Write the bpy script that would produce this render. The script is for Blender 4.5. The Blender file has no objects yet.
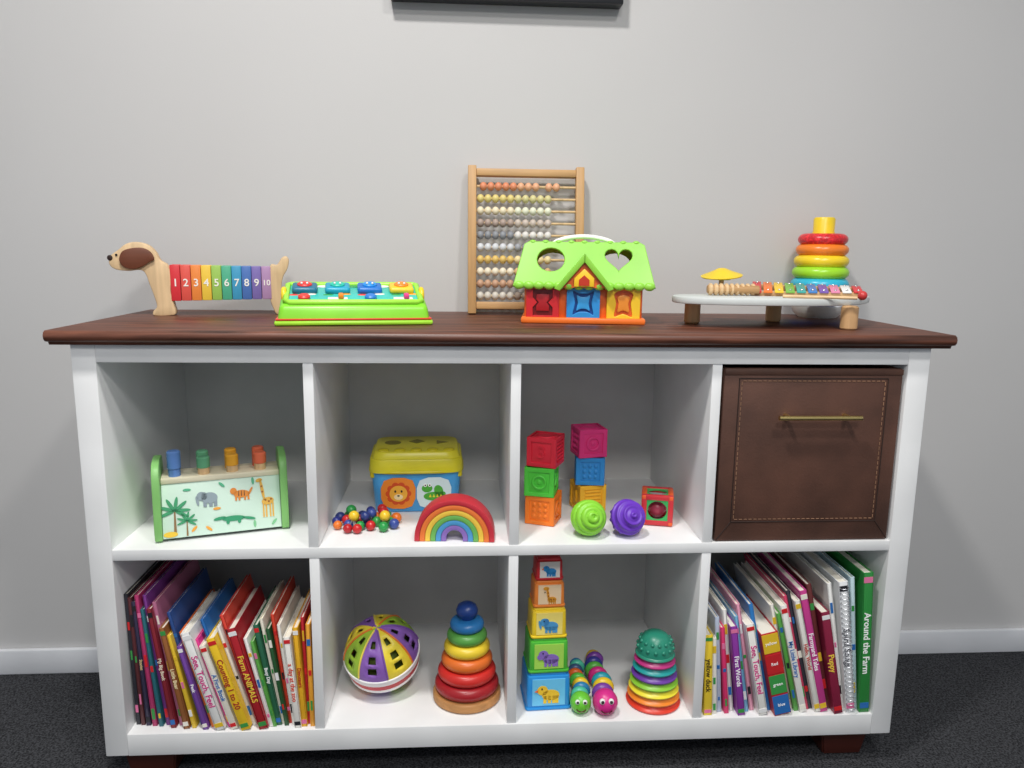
import bpy, bmesh, math, random
from mathutils import Matrix, Vector
random.seed(11)
S=bpy.context.scene
COL=S.collection
try:
    S.view_settings.view_transform='Standard'
    S.view_settings.look='None'
except Exception: pass

# ------------------------------------------------------------------ materials
def lin(c):
    c=c/255.0
    return c/12.92 if c<=.04045 else ((c+.055)/1.055)**2.4
def hexc(h):
    return (lin(int(h[0:2],16)),lin(int(h[2:4],16)),lin(int(h[4:6],16)),1)
_m={}
def M(h,rough=.45,kind='plastic',metal=0.0):
    key=(h,rough,kind,metal)
    if key in _m: return _m[key]
    m=bpy.data.materials.new(kind+'_'+h); m.use_nodes=True
    nt=m.node_tree; b=nt.nodes['Principled BSDF']; L=nt.links
    c=hexc(h)
    b.inputs['Roughness'].default_value=rough; b.inputs['Metallic'].default_value=metal
    tc=nt.nodes.new('ShaderNodeTexCoord'); mp=nt.nodes.new('ShaderNodeMapping'); L.new(tc.outputs['Object'],mp.inputs[0])
    n=nt.nodes.new('ShaderNodeTexNoise'); L.new(mp.outputs[0],n.inputs['Vector'])
    r=nt.nodes.new('ShaderNodeValToRGB'); L.new(n.outputs['Fac'],r.inputs[0]); L.new(r.outputs[0],b.inputs['Base Color'])
    def ramp(lo,hi,p0=.35,p1=.65):
        r.color_ramp.elements[0].position=p0; r.color_ramp.elements[1].position=p1
        r.color_ramp.elements[0].color=tuple(min(1,x*lo) for x in c[:3])+(1,)
        r.color_ramp.elements[1].color=tuple(min(1,x*hi) for x in c[:3])+(1,)
    def bump(st,dist,src=None):
        bp=nt.nodes.new('ShaderNodeBump'); bp.inputs['Strength'].default_value=st; bp.inputs['Distance'].default_value=dist
        L.new((src or n).outputs['Fac'],bp.inputs['Height']); L.new(bp.outputs[0],b.inputs['Normal'])
    if kind=='wood':
        mp.inputs['Scale'].default_value=(4,60,60); n.inputs['Scale'].default_value=1.5; n.inputs['Detail'].default_value=6; ramp(.78,1.12,.3,.7)
    elif kind=='woodv':
        mp.inputs['Scale'].default_value=(60,60,4); n.inputs['Scale'].default_value=1.5; n.inputs['Detail'].default_value=6; ramp(.8,1.1,.3,.7)
    elif kind=='walnut':
        mp.inputs['Scale'].default_value=(1.6,26,26); n.inputs['Scale'].default_value=3; n.inputs['Detail'].default_value=9; n.inputs['Distortion'].default_value=.6
        ramp(.38,1.9,.32,.70); bump(.25,.001)
    elif kind=='carpet':
        n.inputs['Scale'].default_value=260; n.inputs['Detail'].default_value=4; ramp(.35,1.9); bump(1,.004)
        b.inputs['Specular IOR Level'].default_value=.1
    elif kind=='wall':
        n.inputs['Scale'].default_value=1.2; ramp(.97,1.03); 
        n2=nt.nodes.new('ShaderNodeTexNoise'); n2.inputs['Scale'].default_value=350; L.new(tc.outputs['Object'],n2.inputs['Vector']); bump(.12,.001,n2)
    elif kind=='leather':
        n.inputs['Scale'].default_value=9; n.inputs['Detail'].default_value=8; ramp(.75,1.28)
        n2=nt.nodes.new('ShaderNodeTexNoise'); n2.inputs['Scale'].default_value=240; L.new(tc.outputs['Object'],n2.inputs['Vector']); bump(.35,.001,n2)
    elif kind=='paint':
        mp.inputs['Scale'].default_value=(3,3,3); n.inputs['Scale'].default_value=3; ramp(.95,1.02)
    elif kind=='glitter':
        n.inputs['Scale'].default_value=160; ramp(.8,1.5,.45,.7)
    else:
        n.inputs['Scale'].default_value=25; ramp(.96,1.04)
    _m[key]=m; return m
def PL(h,r=.35): return M(h,r,'plastic')

# ------------------------------------------------------------------ mesh helpers
def grp(name,loc=(0,0,0),rz=0,rx=0,ry=0):
    e=bpy.data.objects.new(name,None); e.empty_display_size=.05; COL.objects.link(e)
    e.location=loc; e.rotation_euler=(rx,ry,rz); return e
def fin(name,bm,mat,p,loc=(0,0,0),rot=(0,0,0),ang=38):
    bmesh.ops.recalc_face_normals(bm,faces=bm.faces)
    me=bpy.data.meshes.new(name); bm.to_mesh(me); bm.free()
    return finm(name,me,mat,p,loc,rot,ang)
def finm(name,me,mat,p,loc=(0,0,0),rot=(0,0,0),ang=38):
    for f in me.polygons: f.use_smooth=True
    try: me.set_sharp_from_angle(angle=math.radians(ang))
    except Exception: pass
    if mat is not None:
        if len(me.materials)>0: me.materials.clear()
        for mm in (mat if isinstance(mat,list) else [mat]): me.materials.append(mm)
    o=bpy.data.objects.new(name,me); COL.objects.link(o); o.location=loc; o.rotation_euler=rot
    if p is not None: o.parent=p
    return o
def box(p,name,c,s,mat,bev=.0015,rot=(0,0,0),seg=2):
    bm=bmesh.new(); bmesh.ops.create_cube(bm,size=1)
    for v in bm.verts: v.co=Vector((v.co.x*s[0],v.co.y*s[1],v.co.z*s[2]))
    if bev>0:
        bmesh.ops.bevel(bm,geom=bm.edges[:]+bm.verts[:],offset=min(bev,min(s)*.49),segments=seg,profile=.5,affect='EDGES')
    return fin(name,bm,mat,p,c,rot)
def lathe(p,name,loc,prof,mat,rot=(0,0,0),seg=40,ang=38):
    bm=bmesh.new(); rings=[]
    for r,z in prof:
        if r<1e-6: rings.append([bm.verts.new((0,0,z))])
        else: rings.append([bm.verts.new((r*math.cos(2*math.pi*i/seg),r*math.sin(2*math.pi*i/seg),z)) for i in range(seg)])
    for a,b in zip(rings,rings[1:]):
        for i in range(seg):
            j=(i+1)%seg
            if len(a)==1 and len(b)==1: continue
            if len(a)==1: bm.faces.new((a[0],b[i],b[j]))
            elif len(b)==1: bm.faces.new((a[i],a[j],b[0]))
            else: bm.faces.new((a[i],a[j],b[j],b[i]))
    for e in (rings[0],rings[-1]):
        if len(e)>1:
            try: bm.faces.new(e)
            except Exception: pass
    return fin(name,bm,mat,p,loc,rot,ang)
def cyl(p,name,loc,r,h,mat,r2=None,rot=(0,0,0),seg=32,bev=.001):
    r2=r if r2 is None else r2; b=min(bev,h*.3,r*.5)
    return lathe(p,name,loc,[(0,0),(r-b,0),(r,b),(r2,h-b),(r2-b,h),(0,h)],mat,rot,seg,30)
def torus(p,name,loc,R,r,mat,rot=(0,0,0),zs=1.0,seg=48,ms=16):
    prof=[(R+r*math.cos(2*math.pi*i/ms),r*zs*math.sin(2*math.pi*i/ms)) for i in range(ms+1)]
    bm=bmesh.new(); rings=[]
    for rr,z in prof[:-1]: rings.append([bm.verts.new((rr*math.cos(2*math.pi*i/seg),rr*math.sin(2*math.pi*i/seg),z)) for i in range(seg)])
    for k in range(ms):
        a=rings[k]; b=rings[(k+1)%ms]
        for i in range(seg):
            j=(i+1)%seg; bm.faces.new((a[i],a[j],b[j],b[i]))
    return fin(name,bm,mat,p,loc,rot,80)
def sph(p,name,loc,r,mat,sc=(1,1,1),rot=(0,0,0),u=24,v=16):
    bm=bmesh.new(); bmesh.ops.create_uvsphere(bm,u_segments=u,v_segments=v,radius=r)
    for w in bm.verts: w.co=Vector((w.co.x*sc[0],w.co.y*sc[1],w.co.z*sc[2]))
    return fin(name,bm,mat,p,loc,rot,80)
def smoothp(pts,n=5):
    out=[]; N=len(pts)
    for i in range(N):
        p0,p1,p2,p3=[Vector(pts[(i+k-1)%N]) for k in range(4)]
        for t in range(n):
            t/=n
            out.append(tuple(.5*((2*p1)+(p2-p0)*t+(2*p0-5*p1+4*p2-p3)*t*t+(3*p1-p0-3*p2+p3)*t**3)))
    return out
def ell(cx,cz,rx,rz,a=0,n=20):
    ca,sa=math.cos(a),math.sin(a)
    return [(cx+rx*math.cos(2*math.pi*i/n)*ca-rz*math.sin(2*math.pi*i/n)*sa, cz+rx*math.cos(2*math.pi*i/n)*sa+rz*math.sin(2*math.pi*i/n)*ca) for i in range(n)]
def ext(p,name,loc,poly,d,mat,rot=(0,0,0),bev=0):
    """polygon in local XZ plane, thickness d centred on local Y"""
    bm=bmesh.new()
    a=[bm.verts.new((x,-d/2,z)) for x,z in poly]; b=[bm.verts.new((x,d/2,z)) for x,z in poly]
    f1=bm.faces.new(a); f2=bm.faces.new(b[::-1]); n=len(a)
    for i in range(n):
        j=(i+1)%n; bm.faces.new((a[i],b[i],b[j],a[j]))
    bmesh.ops.recalc_face_normals(bm,faces=bm.faces)
    if bev>0:
        ed=[e for e in bm.edges if (f1 in e.link_faces or f2 in e.link_faces)]
        bmesh.ops.bevel(bm,geom=ed,offset=bev,segments=2,profile=.5,affect='EDGES')
    bmesh.ops.triangulate(bm,faces=[f for f in bm.faces if len(f.verts)>4])
    return fin(name,bm,mat,p,loc,rot,40)
def cut(p,name,loc,polys,d,mat,rot=(0,0,0),bev=0):
    """outer + hole polygons in XZ"""
    cu=bpy.data.curves.new('t','CURVE'); cu.dimensions='2D'; cu.fill_mode='BOTH'; cu.extrude=d/2-bev; cu.bevel_depth=bev; cu.bevel_resolution=1
    for poly in polys:
        s=cu.splines.new('POLY'); s.points.add(len(poly)-1); s.use_cyclic_u=True
        for q,(x,z) in zip(s.points,poly): q.co=(x,z,0,1)
    return conv(p,name,cu,loc,mat,rot)
def conv(p,name,cu,loc,mat,rot):
    ob=bpy.data.objects.new('t',cu); COL.objects.link(ob); bpy.context.view_layer.update()
    dg=bpy.context.evaluated_depsgraph_get(); me=bpy.data.meshes.new_from_object(ob.evaluated_get(dg))
    bpy.data.objects.remove(ob); bpy.data.curves.remove(cu)
    for v in me.vertices: v.co=Vector((v.co.x,-v.co.z,v.co.y))
    me.name=name
    return finm(name,me,mat,p,loc,rot)
def text(p,name,loc,s,size,mat,rot=(0,0,0),d=.0006):
    cu=bpy.data.curves.new('t','FONT'); cu.body=s; cu.size=size; cu.align_x='CENTER'; cu.align_y='CENTER'; cu.extrude=d/2; cu.resolution_u=3; cu.offset=size*.012
    return conv(p,name,cu,loc,mat,rot)
def tube(p,name,pts,r,mat,loc=(0,0,0),rot=(0,0,0),cyc=False,seg=10):
    bm=bmesh.new(); pts=[Vector(q) for q in pts]; n=len(pts); rings=[]
    up=None
    for i,q in enumerate(pts):
        if cyc: t=(pts[(i+1)%n]-pts[i-1]).normalized()
        else: t=(pts[min(i+1,n-1)]-pts[max(i-1,0)]).normalized()
        if up is None: up=t.orthogonal().normalized()
        else: up=(up-t*up.dot(t)).normalized()
        w=t.cross(up)
        rings.append([bm.verts.new(q+r*(up*math.cos(2*math.pi*k/seg)+w*math.sin(2*math.pi*k/seg))) for k in range(seg)])
    rng=range(n) if cyc else range(n-1)
    for i in rng:
        a=rings[i]; b=rings[(i+1)%n]
        for k in range(seg):
            j=(k+1)%seg; bm.faces.new((a[k],a[j],b[j],b[k]))
    if not cyc: bm.faces.new(rings[0]); bm.faces.new(rings[-1])
    return fin(name,bm,mat,p,loc,rot,60)
def join(name,parts):
    """merge mesh parts (unparented or same parent) into one mesh object"""
    bpy.context.view_layer.update()
    mats=[];V=[];F=[];MI=[];SM=[];off=0
    for o in parts:
        me=o.data; mw=o.matrix_world.copy()
        idx=[]
        for mm in me.materials:
            if mm not in mats: mats.append(mm)
            idx.append(mats.index(mm))
        V+= [tuple(mw@v.co) for v in me.vertices]
        for f in me.polygons: F.append([i+off for i in f.vertices]); MI.append(idx[f.material_index]); SM.append(True)
        off+=len(me.vertices)
    for o in parts:
        me=o.data; bpy.data.objects.remove(o); bpy.data.meshes.remove(me)
    me=bpy.data.meshes.new(name); me.from_pydata(V,[],F)
    for mm in mats: me.materials.append(mm)
    for f,i in zip(me.polygons,MI): f.material_index=i; f.use_smooth=True
    try: me.set_sharp_from_angle(angle=math.radians(35))
    except Exception: pass
    o=bpy.data.objects.new(name,me); COL.objects.link(o); return o
R2=math.radians

# ------------------------------------------------------------------ room
wallm=M('C8C7C6',.85,'wall')
box(None,'wall_back',(.8,.46,1.25),(7,.08,2.7),wallm,0)
box(None,'floor',(.8,-1.6,-.02),(7,4.2,.04),M('3A3B3E',.95,'carpet'),0)
box(None,'ceiling',(.8,-1.6,2.62),(7,4.2,.04),M('E8E6E2',.9,'paint'),0)
box(None,'baseboard_back',(.8,.413,.031),(7,.014,.062),M('E0E2E6',.4,'paint'),.004)

# ------------------------------------------------------------------ cabinet
W=1.5;T=.835;st=.0404;dv=.0178;z1=.8043;z2=.4696;z3=.4498;z4=.1111;zb=.068;D=.404
cw=(W-2*st-3*dv)/4
cab=grp('cube_storage_shelf')
whf=M('EDEEEE',.4,'paint')
box(cab,'side_left',(st/2,.206,(T+zb)/2),(st,.412,T-zb),whf,.002)
box(cab,'side_right',(W-st/2,.206,(T+zb)/2),(st,.412,T-zb),whf,.002)
box(cab,'top_rail',(W/2,.206,(T+z1)/2),(W-2*st,.4119,T-z1),whf,.001)
box(cab,'middle_shelf',(W/2,.2065,(z2+z3)/2),(W-2*st,.411,z2-z3),whf,.001)
box(cab,'bottom_rail',(W/2,.2055,(z4+zb)/2),(W-2*st,.411,z4-zb),whf,.001)
cx=[]
x=st
for i in range(4):
    cx.append(x); x+=cw
    if i<3:
        box(cab,f'divider_upper_{i+1}',(x+dv/2,.206,(z1+z2)/2),(dv,.408,z1-z2),whf,.001)
        box(cab,f'divider_lower_{i+1}',(x+dv/2,.206,(z3+z4)/2),(dv,.408,z3-z4),whf,.001)
        x+=dv
box(cab,'back_panel',(W/2,.408,(T+zb)/2),(W-2*st,.008,T-zb-.01),M('CBCBC9',.6,'paint'),0)
wal=M('5A3527',.42,'walnut')
prof=[(-.020,.842),(-.024,.846),(-.025,.852),(-.023,.857),(-.018,.860),(.418,.860),(.418,.835),(-.008,.835),(-.010,.840)]
bm=bmesh.new(); a=[bm.verts.new((-.029,y,z)) for y,z in prof]; b=[bm.verts.new((1.530,y,z)) for y,z in prof]
bm.faces.new(a); bm.faces.new(b[::-1])
for i in range(len(a)):
    j=(i+1)%len(a); bm.faces.new((a[i],b[i],b[j],a[j]))
fin('wood_top',bm,wal,cab)
fm=M('4A2018',.4,'wood')
for i,(fx,fw) in enumerate([(.067,.10),(1.425,.10)]):
    for j,fy in enumerate([.065,.36]):
        bm=bmesh.new(); bmesh.ops.create_cube(bm,size=1)
        for v in bm.verts:
            k=.78 if v.co.z<0 else 1
            v.co=Vector((v.co.x*fw*k,v.co.y*.075*k,v.co.z*.068))
        bmesh.ops.bevel(bm,geom=bm.edges[:],offset=.003,segments=2,affect='EDGES')
        fin(f'foot_{i}{j}',bm,fm,cab,(fx,fy,.034))

# ------------------------------------------------------------------ wall frame at the top
tv=grp('wall_picture_frame',(.749,.400,1.709))
blk=M('17181B',.35,'plastic')
for nm,pc,s in [('frame_bottom',(0,0,-.19),(.486,.038,.02)),('frame_top',(0,0,.19),(.486,.038,.02)),('frame_left',(-.233,0,0),(.02,.038,.36)),('frame_right',(.233,0,0),(.02,.038,.36))]:
    box(tv,nm,pc,s,blk,.002)
box(tv,'print',(0,.006,0),(.447,.01,.361),M('2A2C30',.3,'paint'),0)

# ------------------------------------------------------------------ dachshund xylophone
ZT=.8602
dog=grp('wooden_dachshund_xylophone',(.044,.276,ZT),R2(13))
k=.00184; kz=.00195
def dp(L): return [((u-152)*k,(316.5-v)*kz) for u,v in L]
nat=M('DDBE93',.5,'woodv')
front=smoothp(dp([(107,262),(109,256),(117,250),(125,244),(135,242),(146,245),(153,252),(157,260),(164,265),(168,275),(166,290),(168,303),(170,314),(164,316.5),(148,316.5),(147,312),(151,307),(149,297),(145,284),(142,274),(137,270),(126,271),(115,270),(109,267)]),4)
ext(dog,'head_chest_front_leg',(0,0,0),front,.030,nat,bev=.003)
rear=smoothp(dp([(270,266),(278,264),(283,257),(288,255),(291,259),(289,268),(284,277),(282,288),(285,301),(290,313),(287,316.5),(276,316.5),(272,310),(269,298)]),4)
ext(dog,'rump_tail_back_leg',(0,0,0),rear,.030,nat,bev=.003)
ear=smoothp(dp([(118,258),(122,251),(132,248),(142,248),(149,252),(152,259),(147,262),(141,266),(132,269),(124,268),(119,264)]),4)
ext(dog,'ear',(0,-.0185,0),ear,.007,M('6E3A22',.5,'wood'),bev=.002)
ext(dog,'ear_back',(0,.0185,0),ear,.007,M('6E3A22',.5,'wood'),bev=.002)
ext(dog,'nose',(0,0,0),ell((108.5-152)*k,(316.5-258)*kz,.005,.0055),.032,M('2A1712',.4),bev=.001)
ext(dog,'eye',(0,-.0158,0),ell((115-152)*k,(316.5-255)*kz,.0022,.0022),.002,M('15100E',.3))
bars=['D9333B','E2574B','EE8A3E','EFC845','9CC65A','4FB08B','3F9BC4','4A72B8','7C6BB0','B08AB4']
x0=(166-152)*k; x1=(271-152)*k; bw=(x1-x0)/10
box(dog,'body_rail',((x0+x1)/2,.004,(316.5-286)*k),(x1-x0+.01,.018,.042),nat,.002)
for i,h in enumerate(bars):
    hh=.072-.0006*i
    box(dog,f'bar_{i+1}',(x0+bw*(i+.5),-.010,(316.5-283)*kz),(bw*.96,.012,hh),M(h,.4,'paint'),.0015)
    box(dog,f'bar_back_{i+1}',(x0+bw*(i+.5),.018,(316.5-283)*kz),(bw*.96,.010,hh),M(h,.4,'paint'),.0015)
    text(dog,f'number_{i+1}',(x0+bw*(i+.5),-.0165,(316.5-283)*kz),str(i+1),.021 if i<9 else .016,M('F5F2EA',.5))

# ------------------------------------------------------------------ pop-up toy
pop=grp('pop_up_toy',(.451,.155,ZT),R2(9))
lime=PL('86DA34'); yel=PL('F4D22A'); wh=PL('F0F0EC')
bm=bmesh.new(); bmesh.ops.create_cube(bm,size=1)
for v in bm.verts:
    top=v.co.z>0; back=v.co.y>0
    v.co=Vector((v.co.x*(.264 if top else .276),v.co.y*(.118 if top else .13),(.068 if back else .036) if top else 0))
bmesh.ops.bevel(bm,geom=bm.edges[:],offset=.009,segments=4,profile=.5,affect='EDGES')
fin('base',bm,lime,pop)
box(pop,'skirt',(0,0,.005),(.284,.138,.009),PL('A8E63C'),.004)
box(pop,'stripe',(0,-.0005,.0115),(.279,.134,.003),PL('E0482E'),.001)
tl=math.atan2(.032,.118)
def dk(x,y,z=0): # deck point
    return (x,y*math.cos(tl)-z*math.sin(tl),.052+y*math.sin(tl)+z*math.cos(tl))
box(pop,'deck_panel',dk(0,0,.0005),(.238,.098,.004),PL('3FC0B4'),.001,(tl,0,0))
for i,(xx,h) in enumerate([(-.085,'E6423C'),(-.055,'F4F0E0'),(-.03,'F2A52B'),(0,'2F9A50'),(.028,'F5E04A'),(.055,'F4F0E0'),(.082,'E85FA0')]):
    sph(pop,f'deck_spot_{i}',dk(xx,.040,.003),.010,PL(h),(1.5,.6,.2),(tl,0,0))
for i in range(8):
    sph(pop,f'deck_leaf_{i}',dk(-.11+i*.0315,-.008+.004*(i%2),.002),.008,PL(['E6423C','F4F0E0','2F9A50','F2A52B'][i%4]),(1.3,.6,.2),(tl,0,0))
rim=[dk(s*.122,t*.052,.003) for s,t in [(-1,-.9),(-.94,-1),(.94,-1),(1,-.9),(1,.9),(.94,1),(-.94,1),(-1,.9)]]
tube(pop,'rim',rim,.0055,PL('A2EA44'),cyc=True)
lids=[('1F6E8C',-.09),('1E9FC0',-.03),('1C6FC4',.03),('E7C832',.09)]
for i,(h,xx) in enumerate(lids):
    box(pop,f'lid_{i+1}',dk(xx,.016,.008),(.046,.040,.012),PL(h),.005,(tl,0,0),3)
    sph(pop,f'lid_figure_{i+1}',dk(xx,.016,.015),.014,PL(['E23A38','2FC0A8','2A8FE0','F08A2A'][i]),(1,.9,.35),(tl,0,0))
    for s in (-1,1): sph(pop,f'lid_eye_{i+1}_{s}',dk(xx+s*.005,.008,.020),.0022,wh)
ctr=[('E83C34',-.09),('F28A24',-.03),('2C7BD0',.03),('E83C8A',.09)]
for i,(h,xx) in enumerate(ctr):
    if i%2==0: cyl(pop,f'button_{i+1}',dk(xx,-.032,.002),.011,.009,PL(h),rot=(tl,0,0),bev=.003)
    else:
        box(pop,f'slider_slot_{i+1}',dk(xx,-.032,.003),(.036,.012,.003),PL('F4F1E2'),.001,(tl,0,0))
        box(pop,f'slider_{i+1}',dk(xx+.006,-.032,.008),(.010,.016,.010),PL(h),.003,(tl,0,0))
for s in (-1,1): torus(pop,f'end_knob_{s}',dk(s*.127,0,-.002),.012,.005,yel,(R2(90),0,R2(90)))

# ------------------------------------------------------------------ abacus
ab=grp('wooden_bead_abacus',(.794,.352,ZT+.001),0,R2(-7.5))
wd=M('C59A66',.5,'woodv')
AW=.252;AH=.318
for s in (-1,1): box(ab,f'post_{s}',(s*(AW/2-.009),0,AH/2),(.018,.022,AH),wd,.002)
box(ab,'top_bar',(0,0,AH-.014),(AW-.036,.018,.016),M('C59A66',.5,'wood'),.002)
box(ab,'bottom_bar',(0,0,.018),(AW-.036,.018,.016),M('C59A66',.5,'wood'),.002)
rows=[('DE8F6A','E6AE88'),('DCCB80','D2CA92'),('E9DDBE','E2E4CC'),('AA978C','C6B8AC'),('8C8F95','DEDBD6'),('D2D4D8','9C9EA4'),('DDBC6C','EAD6A0'),('EADFC8','D6B480'),('C29A7E','B0B4B6'),('D0CABF','A08E80')]
for i,(a,b) in enumerate(rows):
    z=AH-.043-i*.0262
    cyl(ab,f'rod_{i+1}',(-AW/2+.012,0,z),.0028,AW-.024,M('D8B98A',.5,'wood'),rot=(0,R2(90),0),seg=10)
    sh=.0 if i else .006
    for j in range(10):
        xx=-AW/2+.027+sh+j*.0163+(.012 if (j>7 and i in (0,)) else 0)
        sph(ab,f'bead_{i+1}_{j+1}',(xx,0,z),.0092,M(a if j<5 else b,.5,'paint'),(.88,1,1),u=14,v=10)

# ------------------------------------------------------------------ shape sorter house
ho=grp('shape_sorter_house',(.888,.148,ZT),R2(-7))
box(ho,'base',(0,.065,.006),(.240,.142,.012),PL('F0762A'),.004)
box(ho,'body',(0,.068,.046),(.228,.118,.075),PL('EE6A24'),.004)
doors=[(-.078,'C9242B','7E1218'),(.0,'2E8FD6','1B4F94'),(.077,'F3C62C','E0682A')]
for i,(xx,h1,h2) in enumerate(doors):
    o=[(xx+a*.031,z) for a,z in [(-1,.006),(1,.006),(1,.062),(.8,.071),(.4,.076),(-.4,.076),(-.8,.071),(-1,.062)]]
    if i==0: hole=[(xx+a*.020,.040+b*.026) for a,b in [(-1,-1),(1,-1),(1,-.35),(.6,0),(1,.35),(1,1),(-1,1),(-1,.35),(-.6,0),(-1,-.35)]]
    elif i==1: hole=smoothp([(xx+a*.021,.040+b*.026) for a,b in [(-1,-.9),(-.4,-.7),(.4,-.7),(1,-.9),(.8,0),(1,.9),(.4,.75),(-.4,.75),(-1,.9),(-.8,0)]],3)
    else: hole=smoothp([(xx+a*.02,.040+b*.026) for a,b in [(-.9,-1),(0,-.8),(.9,-1),(.75,0),(.95,.7),(.3,1),(-.3,1),(-.95,.7),(-.75,0)]],3)
    cut(ho,f'door_frame_{i+1}',(0,.005,0),[o,hole],.010,PL(h1),bev=.001)
    ext(ho,f'door_insert_{i+1}',(0,.0085,0),[(xx-.03,.008),(xx+.03,.008),(xx+.03,.07),(xx-.03,.07)],.003,PL(h2))
    sc=.62
    hx=sum(q[0] for q in hole)/len(hole); hz=.040
    ext(ho,f'door_shape_{i+1}',(0,.004,0),[(hx+(q[0]-hx)*sc,hz+(q[1]-hz)*sc) for q in hole],.006,PL(['A81A22','3AA0E2','E98F32'][i]),bev=.001)
heart=lambda cx,cz,s:[(cx+s*16*math.sin(t)**3/16,cz+s*(13*math.cos(t)-5*math.cos(2*t)-2*math.cos(3*t)-math.cos(4*t))/16) for t in [2*math.pi*i/28 for i in range(28)]]
th=R2(-26)
outer=[(-.134,0),(.134,0),(.131,.012),(.115,.086),(.107,.091),(-.107,.091),(-.115,.086),(-.131,.012)]
lr=PL('8ACF3E')
cut(ho,'roof_front',(0,-.006,.072),[outer,ell(-.064,.054,.028,.026),heart(.066,.058,.028)],.007,lr,(th,0,0),.0015)
cut(ho,'roof_back',(0,.142,.072),[outer,ell(-.060,.040,.036,.032),ell(.066,.040,.036,.032)],.007,lr,(-th,0,0),.0015)
box(ho,'roof_ridge',(0,.068,.152),(.220,.066,.007),lr,.003)
for s in (-1,1):
    bm=bmesh.new()
    q=[(.002,.070),(.134,.070),(.098,.150),(.038,.150)]
    a=[bm.verts.new((s*.114,y,z)) for y,z in q]; b=[bm.verts.new((s*.106,y,z)) for y,z in q]
    bm.faces.new(a); bm.faces.new(b[::-1])
    for i in range(4): bm.faces.new((a[i],b[i],b[(i+1)%4],a[(i+1)%4]))
    fin(f'gable_{s}',bm,PL('9EE04A'),ho)
for i in range(14):
    sph(ho,f'eave_{i}',(-.124+i*.0191,-.007,.073),.0105,PL('92D648'),(1,.55,.75),u=14,v=10)
for i in range(9):
    sph(ho,f'roof_stud_{i}',(-.10+i*.025,.034,.155),.007,PL('92D648'),(1,.7,.6),u=12,v=8)
ext(ho,'dormer_infill',(0,-.004,.070),[(-.044,0),(.044,0),(.003,.055),(-.003,.055)],.016,PL('E8692A'))
ext(ho,'dormer_window',(0,-.014,.070),[(-.019,.002),(.019,.002),(.019,.018),(0,.036),(-.019,.018)],.006,PL('F5C92B'),bev=.001)
ext(ho,'dormer_window_inset',(0,-.0175,.070),[(-.010,.004),(.010,.004),(.010,.015),(0,.024),(-.010,.015)],.002,PL('C2381F'))
for s in (-1,1):
    ext(ho,f'dormer_roof_{s}',(0,-.007,.068),[(s*.056,0),(s*.046,-.004),(0,.050),(0,.066)],.03,PL('92D648'),bev=.002)
tube(ho,'handle',[(-.062+.124*i/14,.068,.151+.016*math.sin(math.pi*i/14)**.6) for i in range(15)],.0045,wh)

# ------------------------------------------------------------------ wooden music table
mt=grp('wooden_music_table',(1.255,.157,ZT))
gy=M('CDD2D0',.5,'paint')
ol=smoothp([(-.196,.02),(-.180,.065),(-.12,.092),(-.02,.105),(.07,.098),(.15,.060),(.212,-.01),(.222,-.070),(.19,-.118),(.12,-.130),(.055,-.105),(-.02,-.066),(-.11,-.048),(-.172,-.028)],4)
ext(mt,'table_board',(0,0,.0505),[(x,-y) for x,y in ol],.013,gy,(R2(-90),0,0),bev=.003)
for i,(x,y) in enumerate([(-.142,.025),(.043,.072),(.124,-.085)]):
    cyl(mt,f'leg_{i+1}',(x,y,0),.0155,.0445,M('D2A877',.5,'woodv'),bev=.003)
cyl(mt,'cymbal_post',(-.080,.045,.057),.005,.040,M('D2A877',.5,'woodv'))
lathe(mt,'cymbal',(-.080,.045,.092),[(.040,0),(.041,.002),(.028,.007),(.016,.012),(.008,.016),(0,.017)],M('E9C92A',.35,'plastic'),(R2(7),R2(-5),0))
cyl(mt,'cymbal_under_disc',(-.080,.045,.085),.018,.005,M('6DB544',.5))
for i in range(9):
    cyl(mt,f'guiro_ridge_{i}',(-.122+i*.0105,-.005,.069),.0115,.008,M('E2C092',.5,'woodv'),rot=(0,R2(90),R2(-4)),seg=20,bev=.003)
cyl(mt,'guiro_core',(-.124,-.005,.069),.008,.1,M('B98F5E',.5,'woodv'),rot=(0,R2(90),R2(-4)),seg=16)
keys=['D6343A','EE7A2C','F3C92D','79B84A','3AA7A0','3E7FC6','7A5AB0','E58BB0','F2F2F0','D6343A']
xy=bpy.data.objects.new('xylophone',None); COL.objects.link(xy); xy.parent=mt; xy.location=(-.012,.030,.058); xy.rotation_euler=(R2(11),0,R2(-20))
for i,h in enumerate(keys):
    L=.086-.004*i
    box(xy,f'key_{i+1}',(i*.0205,0,.0145),(.0165,L,.003),M(h,.35,'paint'),.001)
    for s in (-1,1): sph(xy,f'key_pin_{i+1}_{s}',(i*.0205,s*L*.36,.0165),.0026,M('D8D8D8',.25,'plastic',.9),u=10,v=8)
for s in (-1,1): box(xy,f'key_rail_{s}',(.092,s*.024,.008),(.205,.008,.011),M('D2A877',.5,'wood'),.001,(0,0,s*R2(-3)))
tube(mt,'mallet_stick',[(.0,-.070,.0605),(.12,-.115,.0605)],.003,M('E2C092',.5,'wood'))
sph(mt,'mallet_head',(.128,-.118,.0655),.0085,PL('C83A3A'),u=16,v=12)

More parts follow.
